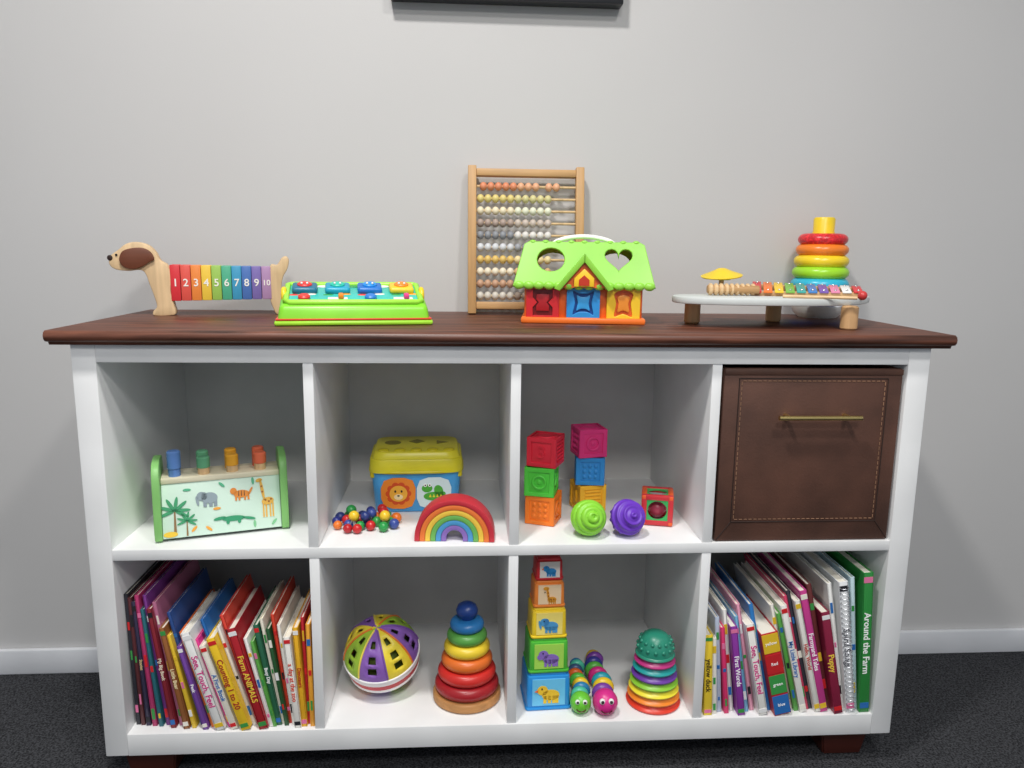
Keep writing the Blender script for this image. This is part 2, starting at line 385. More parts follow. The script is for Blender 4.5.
# ------------------------------------------------------------------ plastic ring stacker on top
rs=grp('plastic_ring_stacker',(1.446,.345,ZT))
lathe(rs,'rocker_base',(0,0,0),[(0,0),(.040,0),(.052,.012),(.056,.026),(.050,.030),(.02,.032),(0,.032)],wh)
lathe(rs,'peg',(0,0,.03),[(.022,0),(.019,.1),(.018,.150)],yel)
zz=.048
for i,(h_,R,h) in enumerate([('3F6FE0',.043,.019),('35B8D8',.044,.018),('A0DD32',.043,.0175),('F3D32B',.0415,.017),('F2842A',.040,.016),('DC2C34',.038,.015)]):
    kind='glitter' if i==5 else 'plastic'
    torus(rs,f'ring_{i+1}',(0,0,zz),R-.002,h*1.06,M(h_,.3,kind),zs=.80); zz+=h*1.42 if i else h*1.3
lathe(rs,'peg_cap',(0,0,zz-.012),[(.024,0),(.024,.004),(.022,.008),(.0225,.034),(.020,.038),(0,.038)],yel)

# ------------------------------------------------------------------ hammer pounding bench
hb=grp('hammer_peg_bench',(.105,.028,z2+.001),R2(17))
HL=.232; mint=M('CFE8D8',.5,'paint'); gr=M('86C470',.45,'paint')
def endp(h,d):
    return [(a,max(.0003,b)) for a,b in smoothp([(0,.003),(d*.5,.001),(d,.003),(d+.001,h*.5),(d-.006,h*.88),(d-.03,h),(.03,h),(.006,h*.88),(-.001,h*.5)],4)]
for i,xx in enumerate([.006,HL-.006]):
    ext(hb,f'end_panel_{i+1}',(xx,0,0),endp(.142,.115),.013,gr,(0,0,R2(90)),bev=.0015)
tilt=math.atan2(.028,.100)
box(hb,'front_panel',(HL/2,.018,.055),(HL-.026,.006,.104),mint,.001,(-tilt,0,0))
box(hb,'back_panel',(HL/2,.097,.055),(HL-.026,.006,.104),mint,.001,(tilt,0,0))
box(hb,'top_deck',(HL/2,.0575,.106),(HL-.026,.064,.010),M('E4DCC0',.5,'wood'),.001)
for i,h in enumerate(['5B84C4','5FA37A','E0A02A','DD6A48']):
    xx=.036+i*.050; up=.012 if i==0 else 0
    cyl(hb,f'peg_{i+1}',(xx,.044,.092),.0105,.032,M('D8B486' if i else '5B84C4',.5,'woodv'),seg=24)
    cyl(hb,f'peg_top_{i+1}',(xx,.044,.122+up*.2),.0118,.022+up,M(h,.45,'paint'),seg=24,bev=.002)
    cyl(hb,f'peg_second_{i+1}',(xx-.002,.072,.108),.0110,.040 if i!=0 else .01,M(h,.45,'paint'),seg=24,bev=.002)
pg=bpy.data.objects.new('jungle_print',None); COL.objects.link(pg); pg.parent=hb; pg.location=(HL/2,.0145,.055); pg.rotation_euler=(-tilt,0,0)
PC=[0]
def pic(p,poly,h,dz=0):
    PC[0]+=1; ext(p,f'print_{PC[0]}',(0,-.0006-dz,0),poly,.0008,M(h,.6,'paint'))
def palm(px,pz,s):
    pic(pg,[(px-.002*s,pz-.034*s),(px+.002*s,pz-.034*s),(px+.001*s,pz),(px-.001*s,pz)],'8A6B42')
    for a in (0,40,80,120,160,200,-30): pic(pg,ell(px+.011*s*math.cos(R2(a)),pz+.010*s*math.sin(R2(a)),.0115*s,.0026*s,R2(a),12),'3D9A6A',.0003)
palm(-.082,-.002,1.2); palm(-.062,-.022,.8)
pic(pg,ell(-.090,-.044,.012,.005),'E9C23A',.0002)
for e in [ell(-.022,.016,.014,.010),ell(-.036,.020,.008,.008),ell(-.043,.012,.0025,.009,.2),ell(-.031,.020,.005,.007)]: pic(pg,e,'8FA0A8',.0004)
for xx in (-.030,-.020,-.012): pic(pg,[(xx-.003,.0),(xx+.003,.0),(xx+.003,.012),(xx-.003,.012)],'8796A0',.0003)
for e in [ell(.034,.018,.014,.007),ell(.020,.024,.006,.006),ell(.050,.022,.002,.008,-.5)]: pic(pg,e,'E08A34',.0004)
for xx in (.024,.030,.040,.046): pic(pg,[(xx-.0018,.006),(xx+.0018,.006),(xx+.0018,.015),(xx-.0018,.015)],'E08A34',.0003)
for xx in (.029,.034,.039): pic(pg,[(xx-.0008,.014),(xx+.0008,.014),(xx+.0004,.024),(xx-.0004,.024)],'40302A',.0009)
for e in [ell(.018,-.026,.020,.005),ell(-.006,-.024,.011,.003,.15),ell(.045,-.028,.012,.0025,-.2)]: pic(pg,e,'2F9468',.0004)
for xx in (.008,.028): pic(pg,ell(xx,-.032,.003,.004),'2F9468',.0003)
for e in [ell(.080,.000,.011,.007,.15),ell(.071,.022,.0028,.020,.15),ell(.066,.040,.006,.0035,.2)]: pic(pg,e,'E2B04A',.0004)
for xx in (.072,.077,.084,.089): pic(pg,[(xx-.0014,-.030),(xx+.0014,-.030),(xx+.0014,-.002),(xx-.0014,-.002)],'E2B04A',.0003)
for q in [(.076,.002),(.082,-.001),(.086,.003),(.071,.018),(.070,.028)]: pic(pg,ell(q[0],q[1],.0018,.0018,0,8),'9A5A28',.0009)
for i,q in enumerate([(-.06,.034),(-.05,-.038),(.055,-.04),(.0,.038),(-.01,-.005),(.090,-.04),(.055,.04),(-.025,-.04)]): pic(pg,ell(q[0],q[1],.007,.0025,i*.8,10),['58B48A','E9A23A','7CC08C'][i%3])

# ------------------------------------------------------------------ bucket with shape lid
bk=grp('shape_sorter_bucket',(.561,.252,z2+.0008),R2(2))
def rbox(p,name,z0,z1,w0,d0,w1,d1,mat,bev):
    bm=bmesh.new(); bmesh.ops.create_cube(bm,size=1)
    for v in bm.verts:
        t=v.co.z>0; v.co=Vector((v.co.x*(w1 if t else w0),v.co.y*(d1 if t else d0),z1 if t else z0))
    ve=[e for e in bm.edges if abs(e.verts[0].co.z-e.verts[1].co.z)>1e-5]
    bmesh.ops.bevel(bm,geom=ve,offset=bev,segments=6,profile=.5,affect='EDGES')
    he=[e for e in bm.edges if abs(e.verts[0].co.z-e.verts[1].co.z)<1e-5 and e.is_manifold]
    bmesh.ops.bevel(bm,geom=he,offset=.0025,segments=2,profile=.5,affect='EDGES')
    return fin(name,bm,mat,p)
rbox(bk,'body',0,.088,.168,.132,.182,.142,PL('4AA0DC'),.020)
rbox(bk,'lid_rim',.084,.112,.192,.156,.186,.150,PL('E2D82C'),.026)
rbox(bk,'lid_raise',.110,.126,.180,.144,.168,.132,PL('E8DE36'),.024)
tube(bk,'lid_lip',[(.094*math.copysign(abs(math.cos(t))**.45,math.cos(t)),.076*math.copysign(abs(math.sin(t))**.45,math.sin(t)),.086) for t in [2*math.pi*i/40 for i in range(40)]],.0035,PL('D4C622'),cyc=True)
for s in (-1,1): box(bk,f'lid_latch_{s}',(s*.086,-.058,.086),(.014,.012,.030),PL('D8C91F'),.004)
for i in range(5): sph(bk,f'lid_stud_{i}',(-.066+i*.033,-.052,.1265),.012,PL('D0C21F'),(1,1,.35),u=16,v=8)
for i,(xx,yy) in enumerate([(-.05,.01),(0,.018),(.05,.01)]): cyl(bk,f'lid_hole_{i}',(xx,yy,.1245),.017,.002,PL('7A7210'),seg=[24,4,3][i],bev=.0003)
pb=bpy.data.objects.new('animal_labels',None); COL.objects.link(pb); pb.parent=bk; pb.location=(0,-.0695,.042); pb.rotation_euler=(R2(3.2),0,0); pb.scale=(.90,1,.86)
pic(pb,smoothp([(-.072,-.032),(-.010,-.034),(-.008,.030),(-.072,.030)],3),'F08A28')
pic(pb,smoothp([(.008,-.034),(.070,-.032),(.072,.030),(.008,.030)],3),'DDF0F4')
for i in range(10): pic(pb,ell(-.040+.021*math.cos(i*.628),-.002+.021*math.sin(i*.628),.008,.008,0,10),'D9501C',.0004)
pic(pb,ell(-.040,-.002,.020,.020),'F6B53A',.0008); pic(pb,ell(-.040,-.010,.010,.007),'FBE3B0',.0012)
for s in (-1,1): pic(pb,ell(-.040+s*.007,.004,.0022,.003,0,8),'2A1A12',.0016)
pic(pb,ell(-.040,-.007,.003,.002,0,8),'2A1A12',.0016)
for e in [ell(.040,-.010,.024,.011),ell(.024,.010,.012,.010),ell(.050,.004,.010,.014,.3),ell(.058,-.004,.008,.006)]: pic(pb,e,'4FB03A',.0004)
for s in (0,1): pic(pb,ell(.020+s*.010,.018,.004,.004,0,10),'FFFFFF',.0008); pic(pb,ell(.020+s*.010,.018,.0018,.0018,0,8),'1A1A1A',.0012)
for i in range(4): pic(pb,[(.028+i*.008,-.012),(.034+i*.008,-.012),(.031+i*.008,-.004)],'F4E43A',.0008)

# ------------------------------------------------------------------ rainbow stacker
rb=grp('rainbow_stacker',(.643,.040,z2+.0008),R2(-4))
def arch(r0,r1,leg):
    n=22
    o=[(r1*math.cos(math.pi*i/n),leg+r1*math.sin(math.pi*i/n)) for i in range(n+1)]
    inn=[(r0*math.cos(math.pi*i/n),leg+r0*math.sin(math.pi*i/n)) for i in range(n,-1,-1)]
    return [(r1,0)]+o+[(-r1,0),(-r0,0)]+inn+[(r0,0)]
rr=.0735
for i,h in enumerate(['C8323F','EE7B38','F2C94A','6FB65A','4F9BD0','8A6CB8']):
    t=.0098
    ext(rb,f'arch_{i+1}',(0,0,0),arch(rr-t+.0005,rr,.006),.042-.001*i,M(h,.45,'paint'),bev=.001); rr-=t

# ------------------------------------------------------------------ bead cluster
parts=[]
bc=['2A3A78','C8282B','2A9A4A','E8C22E','E8782A','2C3684','B81F28','3C9A4A','3B4F9A']
pos=[]
tries=0
while len(pos)<32 and tries<8000:
    tries+=1
    r=random.uniform(.0085,.0105); x=random.uniform(.412,.532); y=random.uniform(.068,.150); lay=random.random()
    z=z2+.0008+r+(0 if lay<.66 else .0145)
    if ((x-.470)/.062)**2+((y-.108)/.044)**2>1 or (lay>=.66 and ((x-.475)/.048)**2+((y-.114)/.03)**2>1): continue
    if all((x-a)**2+(y-b)**2+(z-d)**2>(r+e)**2*.92 for a,b,d,e in pos): pos.append((x,y,z,r))
for i,(x,y,z,r) in enumerate(pos): parts.append(sph(None,'b',(x,y,z),r,M(bc[i%len(bc)],.3,'paint'),u=16,v=12))
path=sorted(pos,key=lambda q:q[0]); parts.append(tube(None,'s',[(q[0],q[1],q[2]-.001) for q in path],.0012,M('CFCFC8',.7),seg=6))
join('bead_string',parts)

# ------------------------------------------------------------------ soft blocks
def block(name,loc,rz,s,h,style,tilt=0):
    g=grp(name,loc,R2(rz)); m=M(h,.5,'plastic')
    box(g,'core',(0,0,s/2),(s*.95,s*.95,s*.95),m,.006,seg=3)
    e=s/2
    for fi in range(4):
        a=fi*math.pi/2; nx,ny=math.sin(a),-math.cos(a)
        f=bpy.data.objects.new(f'face_{fi}',None); COL.objects.link(f); f.parent=g; f.location=(nx*e*.95,ny*e*.95,s/2); f.rotation_euler=(0,0,a)
        q=s*.48; q2=s*.37
        cut(f,'raised_border',(0,-.0005,0),[[(-q,-q),(q,-q),(q,q),(-q,q)],[(-q2,-q2),(-q2,q2),(q2,q2),(q2,-q2)]],.004,m,bev=.0012)
        st_=(style+fi)%4
        if st_==0:
            for u in (-1,0,1):
                for w in (-1,0,1): sph(f,'dot',(u*s*.2,0,w*s*.2),s*.075,m,(1,.6,1),u=10,v=8)
        elif st_==1: torus(f,'ring_relief',(0,-.001,0),s*.22,s*.05,m,(R2(90),0,0),seg=24,ms=8); sph(f,'centre',(0,0,0),s*.09,m,(1,.5,1),u=12,v=8)
        elif st_==2: text(f,'numeral',(0,-.001,0),str(1+style%6),s*.6,m,d=.003)
        else:
            for u in range(5): tube(f,'rib',[(-s*.3,-.0005,(-2+u)*s*.13),(s*.3,-.0005,(-2+u)*s*.13)],s*.035,m,seg=8)
    top=bpy.data.objects.new('face_top',None); COL.objects.link(top); top.parent=g; top.location=(0,0,s*.975)
    torus(top,'top_border',(0,0,-.001),s*.30,s*.045,m,seg=24,ms=8)
    return g
za=z2+.001
block('soft_block',(.817,.128,za),-22,.0575,'EE7A1F',0)
block('soft_block',(.812,.126,za+.0585),-16,.057,'4CC03C',1)
block('soft_block',(.819,.128,za+.1165),-24,.0575,'D42238',2)
block('soft_block',(.917,.200,za),14,.0565,'F0B428',3)
block('soft_block',(.919,.200,za+.0575),-6,.057,'2A86CC',0)
block('soft_block',(.916,.201,za+.1155),10,.058,'E2327E',1)

def texball(name,loc,r,h,mode):
    bm=bmesh.new(); bmesh.ops.create_uvsphere(bm,u_segments=96,v_segments=64,radius=1)
    for v in bm.verts:
        n=v.co.normalized(); th=math.acos(max(-1,min(1,n.z))); ph=math.atan2(n.y,n.x)
        if mode==0: d=.11*abs(math.sin(8*th+1.2*math.sin(ph)))**.7
        else: d=.12*max(0,math.sin(14*th))*(1 if th<1.57 else .4)+.07*max(0,math.cos(12*ph))*(0 if th<1.57 else 1)
        v.co=n*r*(.90+d)
    o=fin(name,bm,M(h,.4,'plastic'),None,loc,(R2(60),R2(25),0),80); return o
texball('textured_ball',(.893,.044,z2+.0358),.0335,'8CD63A',0)
texball('textured_ball',(.967,.044,z2+.0358),.0335,'6A36BC',1)
cb=grp('shape_rattle_cube',(1.043,.118,za),R2(-14))
s=.062;m=PL('C8323A')
for a in (-1,1):
    for b in (-1,1):
        box(cb,f'edge_x_{a}{b}',(0,a*(s/2-.0056),s/2+b*(s/2-.0056)),(s,.011,.011),m,.003)
        box(cb,f'edge_y_{a}{b}',(a*(s/2-.0056),0,s/2+b*(s/2-.0056)),(.011,s,.011),PL('E8622E'),.003)
        box(cb,f'edge_z_{a}{b}',(a*(s/2-.0056),b*(s/2-.0056),s/2),(.011,.011,s),m,.003)
sq=[(-.026,-.026),(.026,-.026),(.026,.026),(-.026,.026)]
cut(cb,'window_front',(0,-s/2+.004,s/2),[sq,ell(0,0,.019,.019)],.004,PL('3AAA5A'),bev=.0005)
cut(cb,'window_side',(-s/2+.004,0,s/2),[sq,ell(0,0,.019,.019)],.004,PL('E0A02A'),(0,0,R2(90)),bev=.0005)
cut(cb,'window_top',(0,0,s-.004),[sq,ell(0,0,.019,.019)],.004,PL('3AAA5A'),(R2(90),0,0),bev=.0005)
sph(cb,'rattle_ball',(0,0,s/2-.004),.018,PL('B8405A'))

# ------------------------------------------------------------------ brown storage bin
bn=grp('brown_storage_bin',(1.2897,.005,z2+.0008))
le=M('54362A',.65,'leather'); ld=M('2C1B14',.7,'leather')
BW=.332;BH=.326;BD=.36
box(bn,'front',(0,.006,BH/2),(BW,.012,BH),le,.004)
box(bn,'back',(0,BD-.006,BH/2),(BW,.012,BH),le,.004)
for s in (-1,1): box(bn,f'side_{s}',(s*(BW/2-.006),BD/2,BH/2),(.012,BD-.02,BH-.002),le,.003)
box(bn,'bottom',(0,BD/2,.006),(BW-.02,BD-.02,.010),ld,.001)
def rect(x0,x1,z0,z1): return [(x0,-.0006,z0),(x1,-.0006,z0),(x1,-.0006,z1),(x0,-.0006,z1)]
stm=M('9A7458',.7,'leather')
for k_,(i0) in enumerate([.028,.033]):
    R_=rect(-BW/2+i0,BW/2-i0,i0+.010,BH-i0+.010)
    for i in range(4):
        a=Vector(R_[i]);b=Vector(R_[(i+1)%4]); n=int((b-a).length/.009)
        if k_==0: tube(bn,f'seam_{i}',[a,b],.0009,ld,seg=6)
        else:
            for j in range(n): tube(bn,f'stitch_{i}_{j}',[a.lerp(b,(j+.15)/n),a.lerp(b,(j+.8)/n)],.0007,stm,seg=5)
for s in (-1,1):
    tube(bn,f'mitre_low_{s}',[(s*(BW/2-.002),-.0004,.003),(s*(BW/2-.028),-.0006,.038)],.0009,ld,seg=6)
box(bn,'top_hem',(0,-.0002,BH-.007),(BW-.002,.003,.010),M('4C3024',.6,'leather'),.001)
gold=M('E6CC88',.28,'plastic',1.0)
tube(bn,'handle_bar',[(-.070,-.024,.240),(.082,-.024,.240)],.0045,gold,seg=16)
for s in (-1,1): tube(bn,f'handle_post_{s}',[(.006+s*.055,-.024,.240),(.006+s*.055,.001,.240)],.004,gold,seg=12)

# ------------------------------------------------------------------ books
def book(parts,x,y,z,t,h,d,lean,col,pages='EFEBDD'):
    a=R2(-lean)
    base=Matrix.Translation((x,y,z))@Matrix.Rotation(a,4,'Y')
    mc=M(col,.4,'paint'); mp_=M(pages,.8,'paint')
    ct=min(.0018,t*.2)
    for c_,s_,m_,bv in [((ct/2,d/2,h/2),(ct,d,h),mc,0),((t-ct/2,d/2,h/2),(ct,d,h),mc,0),((t/2,.0012,h/2),(t,.0024,h),mc,.0008),((t/2,d/2,h/2),(t-2*ct+.0002,d-.006,h-.006),mp_,0)]:
        o=box(None,'bk',(0,0,0),s_,m_,bv); o.matrix_world=base@Matrix.Translation(c_); parts.append(o)
    return base
def layout(specs,x0,f):
    prev=None; xr=x0; out=[]
    for sp in specs:
        t,h,lean=sp[0]*f,sp[1],sp[2]
        if prev is not None:
            H=min(h,prev[1])*.98
            xr+=max(0,(math.tan(R2(lean))-math.tan(R2(prev[2])))*H)
        else: xr+=math.sin(R2(lean))*h
        out.append(xr); xr+=t/math.cos(R2(lean)); prev=(t,h,lean)
    return out,xr
LBL=['F5F1E4','E8C22E','D8262B','2B6FB8','F0F0F0','3C9A4A','E87AA8','222228']
def shelf_books(name,x0,x1,specs,z):
    parts=[]
    _,e0=layout(specs,x0,.0001); _,e1=layout(specs,x0,1.0)
    f=(x1-e0)/(e1-e0)
    xs,_e=layout(specs,x0,f)
    for sp,xr in zip(specs,xs):
        t,h,lean,col,y=sp[:5]; t*=f; d=sp[5]
        b=book(parts,xr,y,z,t,h,d,lean,col)
        tx=sp[6] if len(sp)>6 else ''
        if tx=='BLOCKS':
            for q,cc in enumerate(['2B6FB8','3C9A4A','C8262B','E8C22E']):
                o=box(None,'lb',(0,0,0),(t*.96,.0008,h*.225),M(cc,.45,'paint'),0); o.matrix_world=b@Matrix.Translation((t/2,-.0003,h*(.125+.25*q))); parts.append(o)
                o=text(None,'tx',(0,0,0),['blue','green','Red','yellow'][q],.0085,M('FFFFFF',.5,'paint'),d=.0005)
                ex=[v.co.x for v in o.data.vertices]; w=max(ex)-min(ex); sc_=min(1.0,t*.8/w)
                o.matrix_world=b@Matrix.Translation((t/2,-.0009,h*(.125+.25*q)))@Matrix.Scale(sc_,4); parts.append(o)
        elif tx:
            size=min(t*.82,.017); tc=sp[7]
            o=text(None,'tx',(0,0,0),tx,size,M(tc,.5,'paint'),d=.0005)
            ex=[v.co.x for v in o.data.vertices]; w=max(ex)-min(ex); sc_=min(1.15,(h*.78)/w)
            o.matrix_world=b@Matrix.Translation((t/2,-.0004,h*.5))@Matrix.Rotation(math.pi/2,4,'Y')@Matrix.Scale(sc_,4); parts.append(o)
            for zz_ in (.05,.95):
                o=box(None,'lb',(0,0,0),(t*.9,.0006,h*.04),M(random.choice(LBL),.5,'paint'),0); o.matrix_world=b@Matrix.Translation((t/2,-.0003,h*zz_)); parts.append(o)
        else:
            for k_ in range(3):
                hh=h*random.uniform(.03,.10); o=box(None,'lb',(0,0,0),(t*random.uniform(.4,.85),.0006,hh),M(random.choice(LBL),.5,'paint'),0)
                o.matrix_world=b@Matrix.Translation((t/2,-.0003,h*(.15+.33*k_+random.uniform(-.06,.06)))); parts.append(o)
        if tx=='Spiral Songs':
            for q in range(26):
                cpt=[(t/2+t*.48*math.cos(u),-.004+.006*math.sin(u),h*(.04+.92*q/25)) for u in [2*math.pi*v/10 for v in range(10)]]
                o=tube(None,'ring',cpt,.0007,M('B8BAC0',.3,'plastic',.8),cyc=True,seg=5); o.matrix_world=b; parts.append(o)
    return join(name,parts)
LB=[(.006,.262,1.0,'2A2A33',.030,.24),(.006,.255,1.6,'5A2A2E',.028,.24),(.007,.248,2.4,'39344E',.026,.24,'Stories','E0C890'),(.007,.262,3.4,'B83A6E',.024,.24),
(.006,.236,4.6,'2F6E7A',.022,.24),(.006,.262,5.8,'7E3A8E',.026,.24),(.008,.240,7,'8A2834',.016,.24,'My Big Book','F5E8D0'),(.006,.250,8,'B86E8E',.024,.22),(.009,.205,9.2,'9C6236',.012,.18,'Little Bear','F8E8B8'),
(.006,.190,10.6,'EFC93A',.014,.18),(.006,.232,12,'2E4F8E',.024,.2),(.008,.172,13,'7E4FAA',.008,.17,'Peek','FFFFFF'),(.006,.198,14,'EE7A2A',.016,.18),
(.015,.202,15.2,'F2F2EF',.004,.18,'See, Touch, Feel','D8308A'),(.005,.186,16,'E23A92',.014,.17),(.010,.176,16.4,'EFEADC',.006,.17,'A First Book','2B6FB8'),(.006,.222,16.6,'2B6FB8',.022,.18),
(.014,.192,16.6,'F5CB2E',.002,.18,'Counting 1 to 20','A81F28'),(.006,.208,16,'F4F1EA',.018,.18),(.007,.228,15,'E24A3A',.022,.18),(.014,.208,14,'B2242E',.004,.18,'Farm ANIMALS','F2D24A'),
(.006,.184,12.6,'F7F7F2',.012,.16),(.005,.176,11.4,'63B04E',.012,.16),(.008,.206,10,'2F6A4E',.016,.17,'Busy Day','FFFFFF'),(.005,.216,9,'EDE7D4',.020,.17),(.006,.198,8,'2A5A34',.014,.17),(.006,.222,7,'D8442E',.022,.17),(.005,.204,6,'F2EFE6',.016,.17),
(.011,.184,4.6,'F5F2EA',.006,.17,'a day at the zoo','D8432A'),(.009,.200,3.2,'EEB42A',.010,.17,'Dinosaurs','B02020'),(.005,.216,2,'C22630',.018,.17),(.007,.206,.8,'F0A83A',.010,.17)]
shelf_books('books',cx[0]+.001,cx[0]+cw-.002,LB,z4+.0005)
RB=[(.011,.168,2.4,'EFCF3A',.010,.16,'yellow duck','3A2A12'),(.006,.160,3.4,'EEEAE0',.014,.16),(.006,.200,4.6,'B8C4D8',.02,.2),(.006,.182,6,'E23A72',.014,.18),(.006,.215,7.2,'F3F1EC',.022,.2),(.010,.188,8.4,'8E3AA0',.006,.18,'First Words','FFFFFF'),(.005,.204,9.6,'7AB8DC',.018,.18),
(.006,.228,10.8,'EDA4BC',.022,.2),(.012,.195,12,'F6F4EE',.004,.18,'See, Touch, Feel','D8308A'),(.006,.23,12.8,'2E7ABF',.020,.2),(.024,.176,13.2,'C2222B',.001,.16,'BLOCKS'),(.006,.228,13.6,'F2EEE4',.022,.2),(.006,.212,14,'5AA84A',.016,.19),
(.009,.232,14.4,'F4F2EC',.010,.21,'My Little Library','2B6FB8'),(.005,.248,14.6,'D8466A',.020,.21),(.006,.258,14.6,'3A3A44',.022,.22),(.008,.242,14.4,'ECEAE2',.010,.21,'Hello, World','C23A2A'),(.010,.262,14,'C8408E',.010,.22,'Farmyard Tales','FFFFFF'),(.007,.270,13,'6A3030',.020,.22),
(.012,.218,12,'8A2240',.002,.2,'Puppy','F5D24A'),(.006,.272,10.5,'F4F4F0',.014,.22),(.013,.276,8.2,'EFF1F2',.006,.23,'Spiral Songs','6A6A72'),(.006,.280,6.2,'C8E0E8',.016,.22),(.014,.292,3.6,'2E8A3E',.006,.23,'Around the Farm','FFFFFF')]
shelf_books('books',cx[3]+.001,cx[3]+cw-.004,RB,z4+.0005)

# ------------------------------------------------------------------ activity ball
def actball():
    r=.076; RT=(R2(20),R2(-10),R2(12))
    bm=bmesh.new(); bmesh.ops.create_uvsphere(bm,u_segments=48,v_segments=32,radius=r)
    mats=[M(h,.4,'plastic') for h in ['E9D23A','8A5FB4','EEEAEA','C8323A','9CC23A','E0812E','8A5FB4']]
    dele=[]
    for f in bm.faces:
        cc=f.calc_center_median(); th=math.degrees(math.acos(max(-1,min(1,cc.z/r)))); ph=(math.degrees(math.atan2(cc.y,cc.x))+360)%360
        w=int(ph//45); fr=(ph%45)
        if 95<th<107: f.material_index=3
        elif 86<th<112: f.material_index=2
        else:
            f.material_index=[4,0,1,0,4,1,0,1][w] if th<90 else [4,5,6][w%3]
            tt=th if th<90 else 180-th
            if th<90 and 14<fr<31 and (24<tt<36 or 44<tt<56 or 63<tt<74): dele.append(f)
    bmesh.ops.delete(bm,geom=dele,context='FACES')
    g=grp('activity_ball',(.494,.134,z4+.0775))
    o=fin('shell',bm,mats,g,(0,0,0),RT,60)
    md=o.modifiers.new('thick','SOLIDIFY'); md.thickness=.004; md.offset=-1
    q=Matrix.Rotation(RT[2],4,'Z')@Matrix.Rotation(RT[1],4,'Y')@Matrix.Rotation(RT[0],4,'X')
    for zt in (86,112):
        torus(g,f'band_edge_{zt}',tuple(q@Vector((0,0,.0755*math.cos(R2(zt))))),.0755*math.sin(R2(zt)),.0026,PL('F2F0EF'),RT)
    sph(g,'inner_core',(0,0,0),.056,PL('6A7A38'))
    for i in range(8):
        a=i*math.pi/4
        pts=[q@Vector((.0765*math.sin(t)*math.cos(a),.0765*math.sin(t)*math.sin(a),.0765*math.cos(t))) for t in [R2(6+7.5*j) for j in range(11)]]
        tube(g,f'rib_{i}',pts,.0020,PL(['7A50A4','E87A2E','F2DC5A'][i%3]),seg=8)
actball()

# ------------------------------------------------------------------ wooden ring stacker
ws=grp('wooden_ring_stacker',(.666,.099,z4+.0008))
lathe(ws,'base',(0,0,0),[(0,0),(.064,0),(.068,.003),(.068,.014),(.065,.018),(0,.018)],M('C08A54',.45,'wood'))
zz=.018
for i,(h_,R,h) in enumerate([('A01E26',.063,.027),('CC2E28',.057,.026),('E0702A',.050,.026),('EACB35',.045,.025),('5AA048',.039,.023),('2B78B8',.033,.022)]):
    pr=[(.004,0)]+[(R-h*.42+h*.46*math.cos(t),h/2+h*.5*math.sin(t)) for t in [R2(-90+15*j) for j in range(13)]]+[(.004,h)]
    lathe(ws,f'ring_{i+1}',(0,0,zz),pr,M(h_,.35,'paint'),ang=60); zz+=h
lathe(ws,'top_knob',(0,0,zz),[(.012,0),(.013,.003),(.0205,.011),(.022,.018),(.018,.028),(.010,.033),(0,.035)],M('1E3F86',.35,'paint'),ang=60)

# ------------------------------------------------------------------ stacking cups tower
sc=grp('stacking_cube_tower',(.823,.086,z4+.0008),R2(3))
zz=0
def animal(g,kind,y,zc,s):
    def q(e,h,dz=0):
        PC[0]+=1; ext(g,f'print_{PC[0]}',(0,y-.0006-dz,zc),e,.0008,M(h,.6,'paint'))
    hue={'duck':'F2C62E','hippo':'8A6CC0','elephant':'4F9BD0','giraffe':'E8A02E','bird':'2E8FD0'}[kind]
    if kind=='giraffe':
        for e in [ell(.1*s,-.22*s,.2*s,.13*s),ell(-.08*s,.05*s,.055*s,.28*s,.15),ell(-.16*s,.3*s,.13*s,.08*s)]: q(e,hue)
        for xx in (-.02,.08,.18,.25): q([(xx*s-.025*s,-.42*s),(xx*s+.025*s,-.42*s),(xx*s+.025*s,-.2*s),(xx*s-.025*s,-.2*s)],hue)
        for a,b in [(.05,-.2),(.18,-.2),(-.08,.1),(-.06,-.05)]: q(ell(a*s,b*s,.035*s,.035*s,0,8),'A85A20',.0005)
    else:
        for e in [ell(.06*s,-.08*s,.28*s,.18*s),ell(-.2*s,.08*s,.17*s,.16*s)]: q(e,hue)
        for xx in (-.12,.02,.16,.26): q([(xx*s-.05*s,-.36*s),(xx*s+.05*s,-.36*s),(xx*s+.05*s,-.1*s),(xx*s-.05*s,-.1*s)],hue)
        if kind=='elephant': q(ell(-.37*s,-.02*s,.05*s,.18*s,.2),hue); q(ell(-.12*s,.1*s,.1*s,.13*s),'3A7FB8',.0005)
        if kind in('duck','bird'): q([(-.34*s,.12*s),(-.34*s,.02*s),(-.46*s,.05*s)],'E8702A',.0005)
        if kind=='hippo': q(ell(-.3*s,.0,.12*s,.1*s),hue,.0004)
    q(ell(-.22*s,.14*s,.025*s,.03*s,0,8),'1A1A1A',.0009)
for i,(w,h,col,inn,kd) in enumerate([(.090,.076,'2B8FD8','6EC6F0','duck'),(.080,.070,'4FB53A','A8DC5A','hippo'),(.071,.062,'F0CF2E','F7E27A','elephant'),(.062,.054,'EF8A3A','F6D8B0','giraffe'),(.054,.044,'CF2830','F0E8E0','bird')]):
    m=PL(col)
    rbox(sc,f'cup_{i+1}',zz,zz+h-.006,w*.97,w*.97,w*.93,w*.93,m,.006)
    rbox(sc,f'cup_rim_{i+1}',zz,zz+.006,w*1.02,w*1.02,w*1.02,w*1.02,m,.007)
    rbox(sc,f'cup_top_{i+1}',zz+h-.007,zz+h-.001,w*.86,w*.86,w*.84,w*.84,m,.006)
    fy=-w*.487; s=min(w*.86,h)
    a=w*.36;b0=h*.36
    ext(sc,f'picture_{i+1}',(0,fy+.0004,zz+h*.49),smoothp([(-a,-b0),(a,-b0),(a,b0),(-a,b0)],1),.002,PL(inn),(R2(-1),0,0))
    animal(sc,kd,fy-.001,zz+h*.49,s*.82)
    zz+=h

